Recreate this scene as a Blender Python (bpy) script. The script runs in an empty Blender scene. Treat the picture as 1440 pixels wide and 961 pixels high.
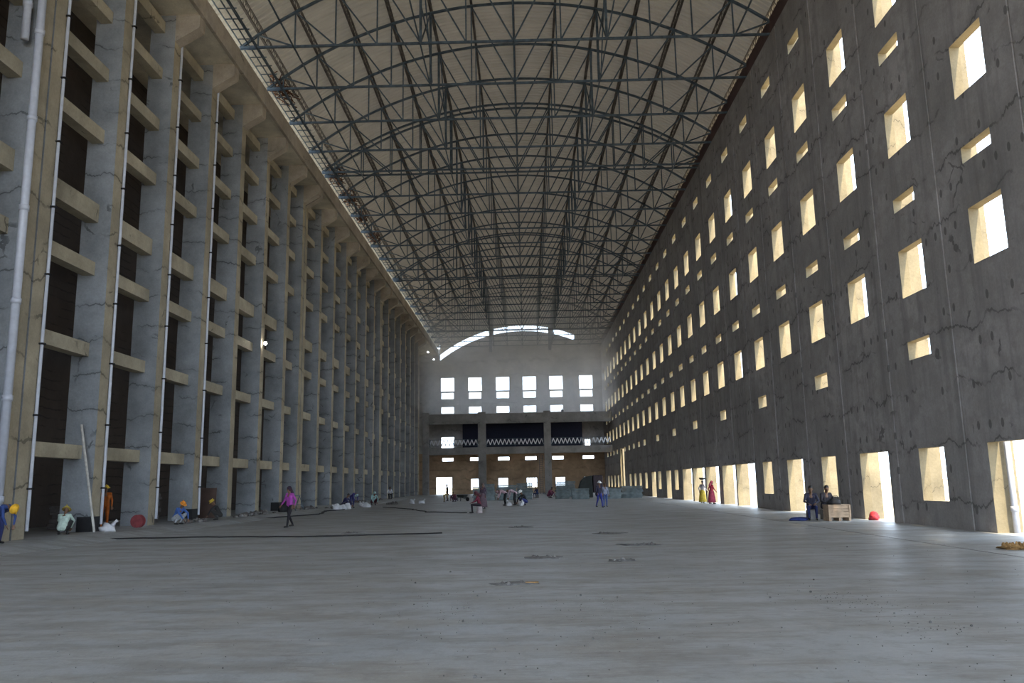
import bpy, bmesh, math, random
from mathutils import Vector, Matrix
import numpy as np

random.seed(7)
sc = bpy.context.scene
C = sc.collection

# ------------------------------------------------------------------ camera
H = 1.65
PITCH, YAW, ROLL, FPX = 0.1726, -0.0143, -0.0183, 1145.4
def cam_axes():
    cp, sp, cy, sy = math.cos(PITCH), math.sin(PITCH), math.cos(YAW), math.sin(YAW)
    fwd = Vector((sy * cp, cy * cp, sp)); right = Vector((cy, -sy, 0)); up = right.cross(fwd)
    cr, sr = math.cos(ROLL), math.sin(ROLL)
    return fwd, cr * right + sr * up, -sr * right + cr * up
fwd, rgt, upv = cam_axes()
cam_data = bpy.data.cameras.new('camera')
cam_data.sensor_fit = 'HORIZONTAL'; cam_data.sensor_width = 36.0
cam_data.lens = FPX / 1440 * 36.0
cam_data.clip_end = 2000
cam = bpy.data.objects.new('camera', cam_data); C.objects.link(cam)
M4 = Matrix((rgt, upv, -fwd)).transposed().to_4x4(); M4.translation = (0, 0, H)
cam.matrix_world = M4
sc.camera = cam

# ------------------------------------------------------------------ world, sun, exposure
world = bpy.data.worlds.new('sky'); sc.world = world; world.use_nodes = True
bg = world.node_tree.nodes['Background']
bg.inputs[0].default_value = (0.70, 0.83, 1.0, 1); bg.inputs[1].default_value = 4.0
sun_data = bpy.data.lights.new('sun', 'SUN'); sun_data.energy = 6.0; sun_data.angle = 0.02
sun_data.color = (1.0, 0.84, 0.58)
sun = bpy.data.objects.new('sun', sun_data); C.objects.link(sun)
sun_dir = Vector((0.32, -0.95, 1.55)).normalized()
sun.rotation_euler = sun_dir.to_track_quat('Z', 'Y').to_euler()
sun.location = (60, -60, 80)
vs = sc.view_settings
vs.view_transform = 'Standard'; vs.look = 'None'; vs.gamma = 1.0; vs.use_curve_mapping = False
vs.exposure = 0.75
cy_ = sc.cycles
cy_.max_bounces = 8; cy_.diffuse_bounces = 7; cy_.glossy_bounces = 3; cy_.sample_clamp_indirect = 6.0
cy_.use_denoising = True

# ------------------------------------------------------------------ helpers
class MB:
    """collects verts / faces, build() links ONE mesh object"""
    def __init__(s): s.v = []; s.f = []; s.mi = []; s.m = 0
    def face(s, pts):
        n = len(s.v); s.v += [tuple(p) for p in pts]; s.f.append(tuple(range(n, n + len(pts)))); s.mi.append(s.m)
    def faces(s, vs_, fs):
        n = len(s.v); s.v += [tuple(p) for p in vs_]
        for f in fs: s.f.append(tuple(i + n for i in f)); s.mi.append(s.m)
    def box(s, x0, x1, y0, y1, z0, z1):
        s.faces([(x0, y0, z0), (x1, y0, z0), (x1, y1, z0), (x0, y1, z0), (x0, y0, z1), (x1, y0, z1), (x1, y1, z1), (x0, y1, z1)],
                [(3, 2, 1, 0), (4, 5, 6, 7), (0, 1, 5, 4), (1, 2, 6, 5), (2, 3, 7, 6), (3, 0, 4, 7)])
        return s
    def bar(s, a, b, w, h=None, up=(0, 0, 1)):
        a, b = Vector(a), Vector(b); h = h or w
        d = (b - a).normalized(); u = Vector(up)
        if abs(d.dot(u)) > .98: u = Vector((0, 1, 0))
        x = d.cross(u).normalized(); u = x.cross(d)
        x *= w / 2; u *= h / 2
        s.faces([a - x - u, a + x - u, a + x + u, a - x + u, b - x - u, b + x - u, b + x + u, b - x + u],
                [(0, 1, 2, 3), (7, 6, 5, 4), (4, 5, 1, 0), (5, 6, 2, 1), (6, 7, 3, 2), (7, 4, 0, 3)])
        return s
    def tube(s, pts, r, n=8, cap=True):
        pts = [Vector(p) for p in pts]; rs = r if isinstance(r, (list, tuple)) else [r] * len(pts)
        b = len(s.v); prev = None
        for i, p in enumerate(pts):
            d = (pts[min(i + 1, len(pts) - 1)] - pts[max(i - 1, 0)]).normalized()
            if prev is None:
                u = Vector((0, 0, 1)) if abs(d.z) < .9 else Vector((1, 0, 0))
            else: u = prev
            x = d.cross(u).normalized(); u = x.cross(d).normalized(); prev = u
            for k in range(n):
                a = 2 * math.pi * k / n
                s.v.append(tuple(p + (x * math.cos(a) + u * math.sin(a)) * rs[i]))
        for i in range(len(pts) - 1):
            for k in range(n):
                k2 = (k + 1) % n
                s.f.append((b + i * n + k, b + i * n + k2, b + (i + 1) * n + k2, b + (i + 1) * n + k)); s.mi.append(s.m)
        if cap:
            s.f.append(tuple(b + k for k in reversed(range(n)))); s.mi.append(s.m)
            s.f.append(tuple(b + (len(pts) - 1) * n + k for k in range(n))); s.mi.append(s.m)
        return s
    def ball(s, c, r, seg=10, rings=6, top=1.0, bot=-1.0):
        """ellipsoid (r may be a 3-vector); top / bot in -1..1 cut it in height"""
        c = Vector(c); r = Vector((r, r, r)) if isinstance(r, (int, float)) else Vector(r)
        b = len(s.v)
        a0, a1 = math.asin(bot), math.asin(top)
        for i in range(rings + 1):
            t = a0 + (a1 - a0) * i / rings
            for k in range(seg):
                a = 2 * math.pi * k / seg
                s.v.append((c.x + r.x * math.cos(t) * math.cos(a), c.y + r.y * math.cos(t) * math.sin(a), c.z + r.z * math.sin(t)))
        for i in range(rings):
            for k in range(seg):
                k2 = (k + 1) % seg
                s.f.append((b + i * seg + k, b + i * seg + k2, b + (i + 1) * seg + k2, b + (i + 1) * seg + k)); s.mi.append(s.m)
        s.f.append(tuple(b + k for k in reversed(range(seg)))); s.mi.append(s.m)
        s.f.append(tuple(b + rings * seg + k for k in range(seg))); s.mi.append(s.m)
        return s
    def lathe(s, prof, c=(0, 0, 0), n=16):
        c = Vector(c); b = len(s.v)
        for (r, z) in prof:
            for k in range(n):
                a = 2 * math.pi * k / n
                s.v.append((c.x + r * math.cos(a), c.y + r * math.sin(a), c.z + z))
        for i in range(len(prof) - 1):
            for k in range(n):
                k2 = (k + 1) % n
                s.f.append((b + i * n + k, b + i * n + k2, b + (i + 1) * n + k2, b + (i + 1) * n + k)); s.mi.append(s.m)
        s.f.append(tuple(b + k for k in reversed(range(n)))); s.mi.append(s.m)
        s.f.append(tuple(b + (len(prof) - 1) * n + k for k in range(n))); s.mi.append(s.m)
        return s
    def mesh(s, name, mat):
        me = bpy.data.meshes.new(name); me.from_pydata(s.v, [], s.f)
        mats = mat if isinstance(mat, (list, tuple)) else [mat]
        for m in mats: me.materials.append(m)
        if len(mats) > 1: me.polygons.foreach_set('material_index', s.mi)
        me.update(); return me
    def build(s, name, mat, parent=None, smooth=False, bevel=0):
        me = s.mesh(name, mat)
        if smooth: me.polygons.foreach_set('use_smooth', [True] * len(me.polygons))
        o = bpy.data.objects.new(name, me); C.objects.link(o)
        if parent is not None: o.parent = parent
        if bevel:
            b = o.modifiers.new('bevel', 'BEVEL'); b.width = bevel; b.segments = 1; b.limit_method = 'ANGLE'
        return o
def link_mesh(name, me, parent=None, loc=None):
    o = bpy.data.objects.new(name, me); C.objects.link(o)
    if parent is not None: o.parent = parent
    if loc is not None: o.location = loc
    return o
def tag(o, label, cat, group=None):
    o['label'] = label; o['category'] = cat
    if group: o['group'] = group
    return o
def struct(o): o['kind'] = 'structure'; return o
def empty(name, loc=(0, 0, 0), rz=0.0):
    o = bpy.data.objects.new(name, None); C.objects.link(o); o.location = loc; o.rotation_euler = (0, 0, rz)
    o.empty_display_size = .2
    return o
def copy_tree(o, parent=None):
    c = o.copy(); C.objects.link(c); c.parent = parent
    for ch in list(o.children): copy_tree(ch, c)
    return c

# ------------------------------------------------------------------ materials
class NT:
    def __init__(s, name):
        s.mat = bpy.data.materials.new(name); s.mat.use_nodes = True
        s.t = s.mat.node_tree; s.b = s.t.nodes['Principled BSDF']
    def n(s, typ, **kw):
        nd = s.t.nodes.new(typ)
        for k, v in kw.items(): setattr(nd, k, v)
        return nd
    def l(s, a, b): s.t.links.new(a, b)
    def pos(s): return s.n('ShaderNodeNewGeometry').outputs['Position']
    def objc(s): return s.n('ShaderNodeTexCoord').outputs['Object']
    def noise(s, vec, scale, detail=4, rough=.55, dist=0.0):
        nd = s.n('ShaderNodeTexNoise'); nd.inputs['Scale'].default_value = scale; nd.inputs['Detail'].default_value = detail
        nd.inputs['Roughness'].default_value = rough; nd.inputs['Distortion'].default_value = dist
        if vec is not None: s.l(vec, nd.inputs['Vector'])
        return nd.outputs['Fac']
    def math(s, op, a, b=None, c=None, clamp=False):
        nd = s.n('ShaderNodeMath', operation=op, use_clamp=clamp)
        for i, x in enumerate((a, b, c)):
            if x is None: continue
            if isinstance(x, (int, float)): nd.inputs[i].default_value = x
            else: s.l(x, nd.inputs[i])
        return nd.outputs[0]
    def ramp(s, fac, p0, p1, c0=(0, 0, 0, 1), c1=(1, 1, 1, 1)):
        r = s.n('ShaderNodeValToRGB'); e = r.color_ramp.elements
        e[0].position = p0; e[0].color = c0; e[1].position = p1; e[1].color = c1
        s.l(fac, r.inputs[0]); return r.outputs[0]
    def mix(s, fac, a, b, blend='MIX'):
        nd = s.n('ShaderNodeMix', data_type='RGBA', blend_type=blend)
        for sock, x in ((nd.inputs[0], fac), (nd.inputs[6], a), (nd.inputs[7], b)):
            if isinstance(x, (int, float)): sock.default_value = x
            elif isinstance(x, tuple): sock.default_value = x
            else: s.l(x, sock)
        return nd.outputs[2]
    def bump(s, h, strength=.4, dist=.03):
        b = s.n('ShaderNodeBump'); b.inputs['Strength'].default_value = strength; b.inputs['Distance'].default_value = dist
        s.l(h, b.inputs['Height']); s.l(b.outputs[0], s.b.inputs['Normal'])
    def scalev(s, vec, v):
        nd = s.n('ShaderNodeVectorMath', operation='MULTIPLY'); s.l(vec, nd.inputs[0]); nd.inputs[1].default_value = v
        return nd.outputs[0]
def c4(c): return (c[0], c[1], c[2], 1)

def plain(name, col, rough=.7, metal=0.0, var=.25, scale=6.0, emit=None):
    m = NT(name); v = m.noise(m.objc(), scale, 3)
    k0, k1 = 1 - var, 1 + var
    m.l(m.ramp(v, .3, .7, c4([min(1, x * k0) for x in col]), c4([min(1, x * k1) for x in col])), m.b.inputs['Base Color'])
    m.b.inputs['Roughness'].default_value = rough; m.b.inputs['Metallic'].default_value = metal
    if emit:
        m.b.inputs['Emission Color'].default_value = c4(emit[0]); m.b.inputs['Emission Strength'].default_value = emit[1]
    return m.mat

def concrete(name, col, dark=.45, lift=1.3, line=.045, ties=False, warm=None, rough=.85, crack=True, axis='Y'):
    """cast concrete: cloudy tone, wandering pour joints, thin cracks, form-tie marks, drip stains"""
    m = NT(name); p = m.pos()
    sep = m.n('ShaderNodeSeparateXYZ'); m.l(p, sep.inputs[0])
    x, y, z = sep.outputs
    hor = y if axis == 'Y' else x
    big = m.noise(p, .35, 5, .6); mid = m.noise(p, 1.7, 5, .65); fine = m.noise(p, 14, 3, .6)
    lo = c4([v * .72 for v in col]); hi = c4([min(1, v * 1.22) for v in col])
    base = m.ramp(big, .32, .68, lo, hi)
    if warm: base = m.mix(m.ramp(mid, .45, .62), base, c4(warm))
    tone = m.math('ADD', m.math('MULTIPLY', mid, .5), m.math('MULTIPLY', fine, .35))
    base = m.mix(.55, base, m.ramp(tone, .25, .6, (.55, .55, .55, 1), (1.25, 1.25, 1.25, 1)), 'MULTIPLY')
    # wandering pour joints
    warp = m.noise(m.scalev(p, (.55, .55, .18)), 1.0, 5, .65)
    zz = m.math('ADD', z, m.math('MULTIPLY', m.math('SUBTRACT', warp, .5), lift * 1.1))
    fr = m.math('ABSOLUTE', m.math('SUBTRACT', m.math('FRACT', m.math('DIVIDE', zz, lift)), .5))
    thick = m.math('ADD', line, m.math('MULTIPLY', m.math('SUBTRACT', mid, .5), line * 2.0))
    joint = m.math('LESS_THAN', fr, thick)
    gate = m.ramp(m.noise(p, .5, 3), .46, .56)
    joint = m.math('MULTIPLY', joint, gate)
    marks = joint
    if crack:
        vo = m.n('ShaderNodeTexVoronoi', feature='DISTANCE_TO_EDGE'); vo.inputs['Scale'].default_value = .55
        wv = m.n('ShaderNodeVectorMath', operation='ADD')
        nc = m.n('ShaderNodeTexNoise'); nc.inputs['Scale'].default_value = 1.1; nc.inputs['Detail'].default_value = 5; m.l(p, nc.inputs['Vector'])
        m.l(p, wv.inputs[0]); m.l(nc.outputs['Color'], wv.inputs[1]); m.l(wv.outputs[0], vo.inputs['Vector'])
        ck = m.math('MULTIPLY', m.math('LESS_THAN', vo.outputs['Distance'], .018), m.ramp(m.noise(p, .8, 3), .60, .66))
        marks = m.math('MAXIMUM', marks, ck)
    if ties:
        vy = m.math('SUBTRACT', m.math('FRACT', m.math('DIVIDE', hor, .62)), .5)
        vz = m.math('SUBTRACT', m.math('FRACT', m.math('DIVIDE', z, 1.24)), .5)
        dy = m.math('MULTIPLY', vy, .62); dz = m.math('MULTIPLY', vz, 1.24 * .55)
        d = m.math('SQRT', m.math('ADD', m.math('MULTIPLY', dy, dy), m.math('MULTIPLY', dz, dz)))
        wn = m.n('ShaderNodeTexWhiteNoise', noise_dimensions='2D'); cmb = m.n('ShaderNodeCombineXYZ')
        m.l(m.math('FLOOR', m.math('DIVIDE', hor, .62)), cmb.inputs[0]); m.l(m.math('FLOOR', m.math('DIVIDE', z, 1.24)), cmb.inputs[1])
        m.l(cmb.outputs[0], wn.inputs['Vector'])
        dot = m.math('MULTIPLY', m.math('LESS_THAN', d, .075), m.math('GREATER_THAN', wn.outputs[0], .68))
        marks = m.math('MAXIMUM', marks, dot)
        st = m.noise(m.scalev(p, (1.6, 1.6, .12)), 1.0, 4, .6)
        base = m.mix(m.math('MULTIPLY', m.ramp(st, .50, .70), .6), base, c4([v * .45 for v in col]))
    soft = m.ramp(fr, 0.0, .16, (1, 1, 1, 1), (0, 0, 0, 1))
    base = m.mix(m.math('MULTIPLY', m.math('MULTIPLY', soft, gate), .32), base, c4([v * .4 for v in col]))
    base = m.mix(m.math('MULTIPLY', marks, .75), base, c4([v * dark * .6 for v in col]))
    m.l(base, m.b.inputs['Base Color']); m.b.inputs['Roughness'].default_value = rough
    h = m.math('SUBTRACT', m.math('ADD', m.math('MULTIPLY', fine, .3), mid), m.math('MULTIPLY', marks, 1.2))
    m.bump(h, .5, .03)
    return m.mat

MAT = {}
MAT['wall'] = concrete('concrete_wall', (.41, .38, .365), ties=True, lift=1.75, line=.02, warm=(.31, .285, .27))
MAT['column'] = concrete('concrete_column', (.27, .285, .30), lift=1.35, line=.02)  # flank tone, cool sky light mixed into its blue-grey
MAT['colfront'] = concrete('warm_lit_stained_face', (.36, .31, .22), lift=1.35, line=.03)  # front faces: warm window light painted into the tan, plus formwork stains
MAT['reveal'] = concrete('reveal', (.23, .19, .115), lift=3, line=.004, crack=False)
MAT['beam'] = concrete('concrete_beam', (.40, .355, .26), lift=9, line=.002)
MAT['gutter'] = concrete('concrete_gutter', (.38, .33, .27), lift=9, line=.002)
MAT['endwall'] = concrete('concrete_end', (.66, .63, .60), lift=2.4, line=.012, axis='X', crack=False)
MAT['frame'] = concrete('concrete_frame', (.24, .23, .22), lift=3.1, line=.012, axis='X')
MAT['brown'] = concrete('warm_lit_ground_wall', (.58, .41, .26), lift=1.6, line=.012, axis='X', crack=False)  # warm light at ground level painted in as a brown base colour
MAT['pilaster'] = concrete('cream_render', (.25, .21, .135), lift=2.6, line=.006, crack=False)
MAT['dark'] = concrete('unlit_aisle_masonry', (.055, .042, .034), lift=.42, line=.06, crack=False)  # unlit aisle behind the columns painted in as near-black brown
MAT['navy'] = plain('navy_sheet', (.018, .022, .05), .8)
MAT['steel'] = plain('blue_grey_steel', (.075, .105, .135), .5, .3, .35, 3)
MAT['purlin'] = plain('rusty_purlin', (.11, .095, .085), .65, .2, .5, 1.2)
MAT['maroon'] = plain('maroon_primer', (.085, .042, .04), .7, 0, .3, 1.0)
MAT['pvc'] = plain('pvc_pipe', (.46, .48, .54), .35, 0, .08)
MAT['black'] = plain('black_wrap', (.012, .012, .014), .8)
MAT['rust'] = plain('rusty_rebar', (.11, .045, .022), .8, .1, .5, 5)
MAT['earth'] = plain('dry_earth', (.50, .40, .26), .95, 0, .2, .3)
MAT['bulb'] = plain('lamp_lens', (.9, .9, .9), .3, 0, .02, 1, ((1, .97, .9), 40))
MAT['debrisdark'] = plain('dark_dust', (.14, .135, .13), .95, 0, .4, 9)

def roof_mat():
    m = NT('roof_sheet'); p = m.pos()
    v = m.noise(p, .3, 4, .6); w = m.noise(m.scalev(p, (.15, 1.2, .15)), 1.0, 3)
    t = m.math('ADD', m.math('MULTIPLY', v, .6), m.math('MULTIPLY', w, .4))
    m.l(m.ramp(t, .35, .65, (.40, .365, .305, 1), (.53, .49, .415, 1)), m.b.inputs['Base Color'])
    m.b.inputs['Roughness'].default_value = .6
    tr = m.n('ShaderNodeBsdfTranslucent'); tr.inputs[0].default_value = (.56, .49, .40, 1)
    mx = m.n('ShaderNodeMixShader'); mx.inputs[0].default_value = .016
    out = [n for n in m.t.nodes if n.type == 'OUTPUT_MATERIAL'][0]
    m.l(m.b.outputs[0], mx.inputs[1]); m.l(tr.outputs[0], mx.inputs[2]); m.l(mx.outputs[0], out.inputs[0])
    return m.mat
MAT['roof'] = roof_mat()

def floor_mat():
    m = NT('floor_concrete'); p = m.pos()
    big = m.noise(p, .12, 5, .6); mid = m.noise(m.scalev(p, (.5, 1, 1)), .9, 6, .65); fine = m.noise(p, 9, 5, .65); grit = m.noise(p, 45, 2, .5)
    a = m.ramp(big, .35, .65, (.30, .315, .325, 1), (.39, .405, .41, 1))
    a = m.mix(m.math('MULTIPLY', m.ramp(mid, .45, .66), .7), a, (.30, .275, .235, 1))
    a = m.mix(m.math('MULTIPLY', m.ramp(fine, .55, .75), .4), a, (.23, .225, .22, 1))
    a = m.mix(m.math('MULTIPLY', m.ramp(grit, .62, .72), .35), a, (.55, .54, .52, 1))
    # scuffed dusty patches
    scuff = m.noise(m.scalev(p, (.35, 1.3, 1)), 1.3, 7, .7)
    a = m.mix(m.math('MULTIPLY', m.ramp(scuff, .48, .58), .62), a, (.225, .21, .185, 1))
    wear = m.noise(p, 3.2, 8, .75)
    a = m.mix(m.math('MULTIPLY', m.ramp(wear, .5, .64), .5), a, (.19, .18, .165, 1))
    pale = m.noise(m.scalev(p, (.5, 1.6, 1)), 2.1, 7, .7)
    a = m.mix(m.math('MULTIPLY', m.ramp(pale, .56, .66), .4), a, (.50, .50, .49, 1))
    m.l(a, m.b.inputs['Base Color'])
    m.l(m.ramp(mid, .3, .7, (.34, .34, .34, 1), (.6, .6, .6, 1)), m.b.inputs['Roughness'])
    m.bump(m.math('ADD', m.math('MULTIPLY', fine, .6), m.math('MULTIPLY', scuff, 1.2)), .35, .03)
    return m.mat
MAT['floor'] = floor_mat()

# ================================================================== STRUCTURE
S = 4.668
YB, YE = -24.0, 141.0            # open rear end, end wall
XR, XL = 13.454, -16.24
def colR(i): return 23.704 + S * i
WT = 0.32                         # wall thickness

struct(MB().box(-400, 400, -300, 500, -1.2, -0.55).build('ground', MAT['earth']))
# floor: three cast strips with open joints on a sub-base
fl = struct(MB().box(-21.0, 14.9, YB, 146, -.54, -.06).build('floor', MAT['black']))
jx = 9.95
for (x0, x1, y0, y1) in ((-21.0, jx - .025, YB, 27.98), (-21.0, jx - .025, 28.02, 146), (jx + .025, 14.9, YB, 146)):
    MB().box(x0, x1, y0, y1, -.07, 0).build('slab', MAT['floor'], fl)
ap = MB(); aps = [(-20.9, -.02), (-13.9, -.02), (-13.9, .01), (-14.85, .16), (-20.9, .16)]
ap.faces([(a, 22.0, b) for a, b in aps] + [(a, 126, b) for a, b in aps], [(0, 1, 2, 3, 4), (9, 8, 7, 6, 5)] + [(i, i + 5, (i + 1) % 5 + 5, (i + 1) % 5) for i in range(5)])
struct(ap.build('trim_1', MAT['floor']))     # raised apron under the colonnade

# ---- right wall, one mesh of cells with real openings
def cell_wall(us, zs, state, x0, x1, groove, mk):
    """state(u,z)-> 's' solid, 'g' groove, None hole; mk(u,z,depth)->point"""
    mb = MB(); n, k = len(us) - 1, len(zs) - 1
    mb.m = 0
    st = [[state((us[i] + us[i + 1]) / 2, (zs[j] + zs[j + 1]) / 2) for j in range(k)] for i in range(n)]
    d0 = lambda c: x0 + groove if c == 'g' else x0
    for i in range(n):
        for j in range(k):
            c = st[i][j]
            if not c: continue
            a, b, z0, z1 = us[i], us[i + 1], zs[j], zs[j + 1]
            mb.face([mk(a, z0, d0(c)), mk(a, z1, d0(c)), mk(b, z1, d0(c)), mk(b, z0, d0(c))])
            mb.face([mk(a, z0, x1), mk(b, z0, x1), mk(b, z1, x1), mk(a, z1, x1)])
            for (di, dj) in ((1, 0), (-1, 0), (0, 1), (0, -1)):
                ii, jj = i + di, j + dj
                o = st[ii][jj] if 0 <= ii < n and 0 <= jj < k else None
                lo = d0(c); hi = x1 if not o else d0(o)
                if hi <= lo + 1e-6: continue
                if di: u = b if di > 0 else a; q = [mk(u, z0, lo), mk(u, z0, hi), mk(u, z1, hi), mk(u, z1, lo)]
                else:
                    zz = z1 if dj > 0 else z0; q = [mk(a, zz, lo), mk(a, zz, hi), mk(b, zz, hi), mk(b, zz, lo)]
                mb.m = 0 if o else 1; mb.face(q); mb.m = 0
    return mb
holes = []
TW, SW = 1.72, 1.55
for i in range(-6, 25):
    f = colR(i)
    for z0, z1 in ((7.84, 9.55), (13.06, 14.8), (18.27, 20.04)): holes.append((f - TW, f, z0, z1))
    for z0, z1 in ((10.97, 11.47), (16.70, 17.22), (22.40, 22.98)): holes.append((f - SW, f, z0, z1))
    if (i % 2 == 1 and i < 14) or i >= 15: holes.append((f - SW, f, 5.63, 6.27))
doors = {0: (21.45, 24.14), 2: (30.77, 33.36), 4: (40.26, 42.67), 6: (48.72, 52.95), 7: (53.36, 56.79), 8: (57.9, 61.95), 9: (62.54, 66.62),
         10: (67.25, 71.21), 12: (77.02, 79.44), 14: (85.96, 88.77)}
for i in range(-6, 25):
    f = colR(i)
    if i in doors: holes.append((doors[i][0], doors[i][1], -.1, 2.58))
    elif i == 19: holes.append((112.6, 117.5, -.1, 6.15))
    elif i == 20: pass
    elif i < 0 and i % 2 == 0: holes.append((f - 2.5, f + .2, -.1, 2.58))
    else: holes.append((f - TW, f, .83, 2.58))
gro = [colR(i) + 1.62 for i in range(-7, 26)]
us = {YB, YE + .4}; zs = {-.1, 25.0}
for a, b, c, d in holes: us |= {a, b}; zs |= {c, d}
for g in gro:
    if g < YE: us |= {g - .05, g + .05}
us = sorted(us); zs = sorted(zs)
harr = np.array(holes); garr = np.array(gro)
def st_right(u, z):
    h = (harr[:, 0] < u) & (u < harr[:, 1]) & (harr[:, 2] < z) & (z < harr[:, 3])
    if h.any(): return None
    if (np.abs(garr - u) < .049).any(): return 'g'
    return 's'
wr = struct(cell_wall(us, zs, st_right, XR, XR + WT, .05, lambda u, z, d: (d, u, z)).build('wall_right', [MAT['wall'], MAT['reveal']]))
# shallow outside pilasters whose flanks show through the openings
pil = None
for i in range(-7, 26):
    y = colR(i) + .06
    if i in doors: y = max(y, doors[i][1] + .03)
    if i == 19: y = 117.6
    y1 = min(y + .7, colR(i + 1) - (SW if False else 0) - TW - .05)
    if i + 1 in doors: y1 = min(y1, doors[i + 1][0] - .03)
    z0 = -.55
    if y1 - y > .1: MB().box(XR + WT, XR + WT + .44, y, y1, z0, 25.0).build('pilaster', MAT['pilaster'], wr)
struct(MB().box(XR + .08, XR + WT + .1, YB, YE, 25.0, 26.0).build('trim_2', MAT['maroon']))

# ---- left aisle: back wall, roof slab, soffit and gutter lip
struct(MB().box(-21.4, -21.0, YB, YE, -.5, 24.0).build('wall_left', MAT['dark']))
struct(MB().box(-24.5, -15.12, YB, YE, 24.0, 24.25).build('trim_3', concrete('pale_slab', (.62, .57, .46), lift=9, line=.002, crack=False)))
gl = struct(MB().box(-15.12, -14.95, YB, YB + .3, 23.93, 24.98).build('trim_4', MAT['gutter']))
y = YB + .3
cuts = [31.0 + S * k for k in range(-13, 24) if YB + .5 < 31.0 + S * k < YE - 1] + [YE - .4]
for c in cuts:
    MB().box(-15.12, -14.95, y + .012, c - .012, 23.93, 24.98).build('gutter_panel', MAT['gutter'], gl); y = c

# ---- arched roof
XC, SPAN, RISE, Z0 = -0.2, 14.75, 5.2, 25.0
RA = (SPAN ** 2 + RISE ** 2) / (2 * RISE)
def arc(x): return Z0 + RISE - RA + math.sqrt(max(RA ** 2 - (x - XC) ** 2, 0))
ROOF = .8
mb = MB(); xs = [-15.5 + (14.85 + 15.5) * i / 28 for i in range(29)]
pitch = .38; ny = int((YE + .6 - YB) / pitch); prof = [(0, 0), (.40, 0), (.5, .075), (.9, .075)]
ysr = [(YB + pitch * (j + a), dz) for j in range(ny) for (a, dz) in prof]
vs_ = [(x, yy, arc(x) + ROOF + dz) for (yy, dz) in ysr for x in xs]
nx = len(xs)
mb.faces(vs_, [(j * nx + i, j * nx + i + 1, (j + 1) * nx + i + 1, (j + 1) * nx + i) for j in range(len(ysr) - 1) for i in range(nx - 1)])
struct(mb.build('ceiling', MAT['roof']))

# ---- far end wall with arched top, light gap under the verge
def pxx(px): return (px - 740.3) / FPX * 142.3 / 1.0 * .9935 + .2
ex = [-13.4, -8.62, -3.8, .86, 5.5, 10.7]
eh = []
for x in ex:
    eh += [(x - 1.16, x + 1.16, 17.65, 20.0), (x - 1.08, x + 1.08, 16.3, 17.38), (x - 1.08, x + 1.08, 13.8, 14.9), (x - .95, x + .95, 5.6, 6.15)]
eh += [(-14.5, -12.3, 7.4, 9.7), (10.2, 11.1, 7.5, 8.9)]
eh += [(-15.4, -12.7, -.1, 2.88), (-9.45, -8.0, .7, 2.5), (-4.75, -3.15, .9, 2.55), (.1, 1.8, .9, 2.55), (5.05, 6.6, 1.0, 2.55), (9.9, 11.4, .9, 2.55)]
eus = {-21.4, XR + WT, 8.9, -14.7}; ezs = {-.1, 6.9, 21.0}
for a, b, c, d in eh: eus |= {a, b}; ezs |= {c, d}
eus = sorted(eus | {-21.4 + (XR + WT + 21.4) * i / 60 for i in range(61)}); ezs = sorted(ezs)
earr = np.array(eh)
def st_end(u, z):
    return None if ((earr[:, 0] < u) & (u < earr[:, 1]) & (earr[:, 2] < z) & (z < earr[:, 3])).any() else 's'
mk = lambda u, z, d: (u, d, z)
mb = cell_wall(eus, [z for z in ezs if z >= 6.9], st_end, YE, YE + .4, 0, mk)
def gap_top(x): return max(21.2, arc(x) - 1.15) if x > -15 else 25
def gap_bot(x): return arc(x) - 2.12
for a, b in zip(eus[:-1], eus[1:]):
    xm = (a + b) / 2
    if xm < -14.7: za, zb = 25.2, 25.2
    elif xm > 8.9: za, zb = arc(a) + ROOF - .02, arc(b) + ROOF - .02
    else: za, zb = gap_bot(a), gap_bot(b)
    za = max(za, 21.01); zb = max(zb, 21.01)
    for d, s_ in ((YE, 1), (YE + .4, -1)):
        mb.face([(a, d, 21), (a, d, za), (b, d, zb), (b, d, 21)])
    mb.face([(a, YE, za), (a, YE + .4, za), (b, YE + .4, zb), (b, YE, zb)])
we = struct(mb.build('wall_back', [MAT['endwall'], MAT['endwall']]))
lower = cell_wall(eus, [z for z in ezs if z <= 6.9], st_end, YE, YE + .4, 0, mk)
lower.build('ground_storey', [MAT['brown'], MAT['brown']], we)
mb = MB()
xv = [-14.7 + (8.9 + 14.7) * i / 30 for i in range(31)]
for a, b in zip(xv[:-1], xv[1:]):
    for d in (YE, YE + .15): mb.face([(a, d, gap_top(a)), (b, d, gap_top(b)), (b, d, arc(b) + ROOF), (a, d, arc(a) + ROOF)])
    mb.face([(a, YE, gap_top(a)), (b, YE, gap_top(b)), (b, YE + .15, gap_top(b)), (a, YE + .15, gap_top(a))])
mb.build('verge_sheet', MAT['roof'], we)
for x in (-5.8, 4.6):
    MB().box(x - .25, x + .25, YE - .05, YE + .45, gap_bot(x) - 3.0, arc(x)).build('gap_post', MAT['steel'], we)

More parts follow.
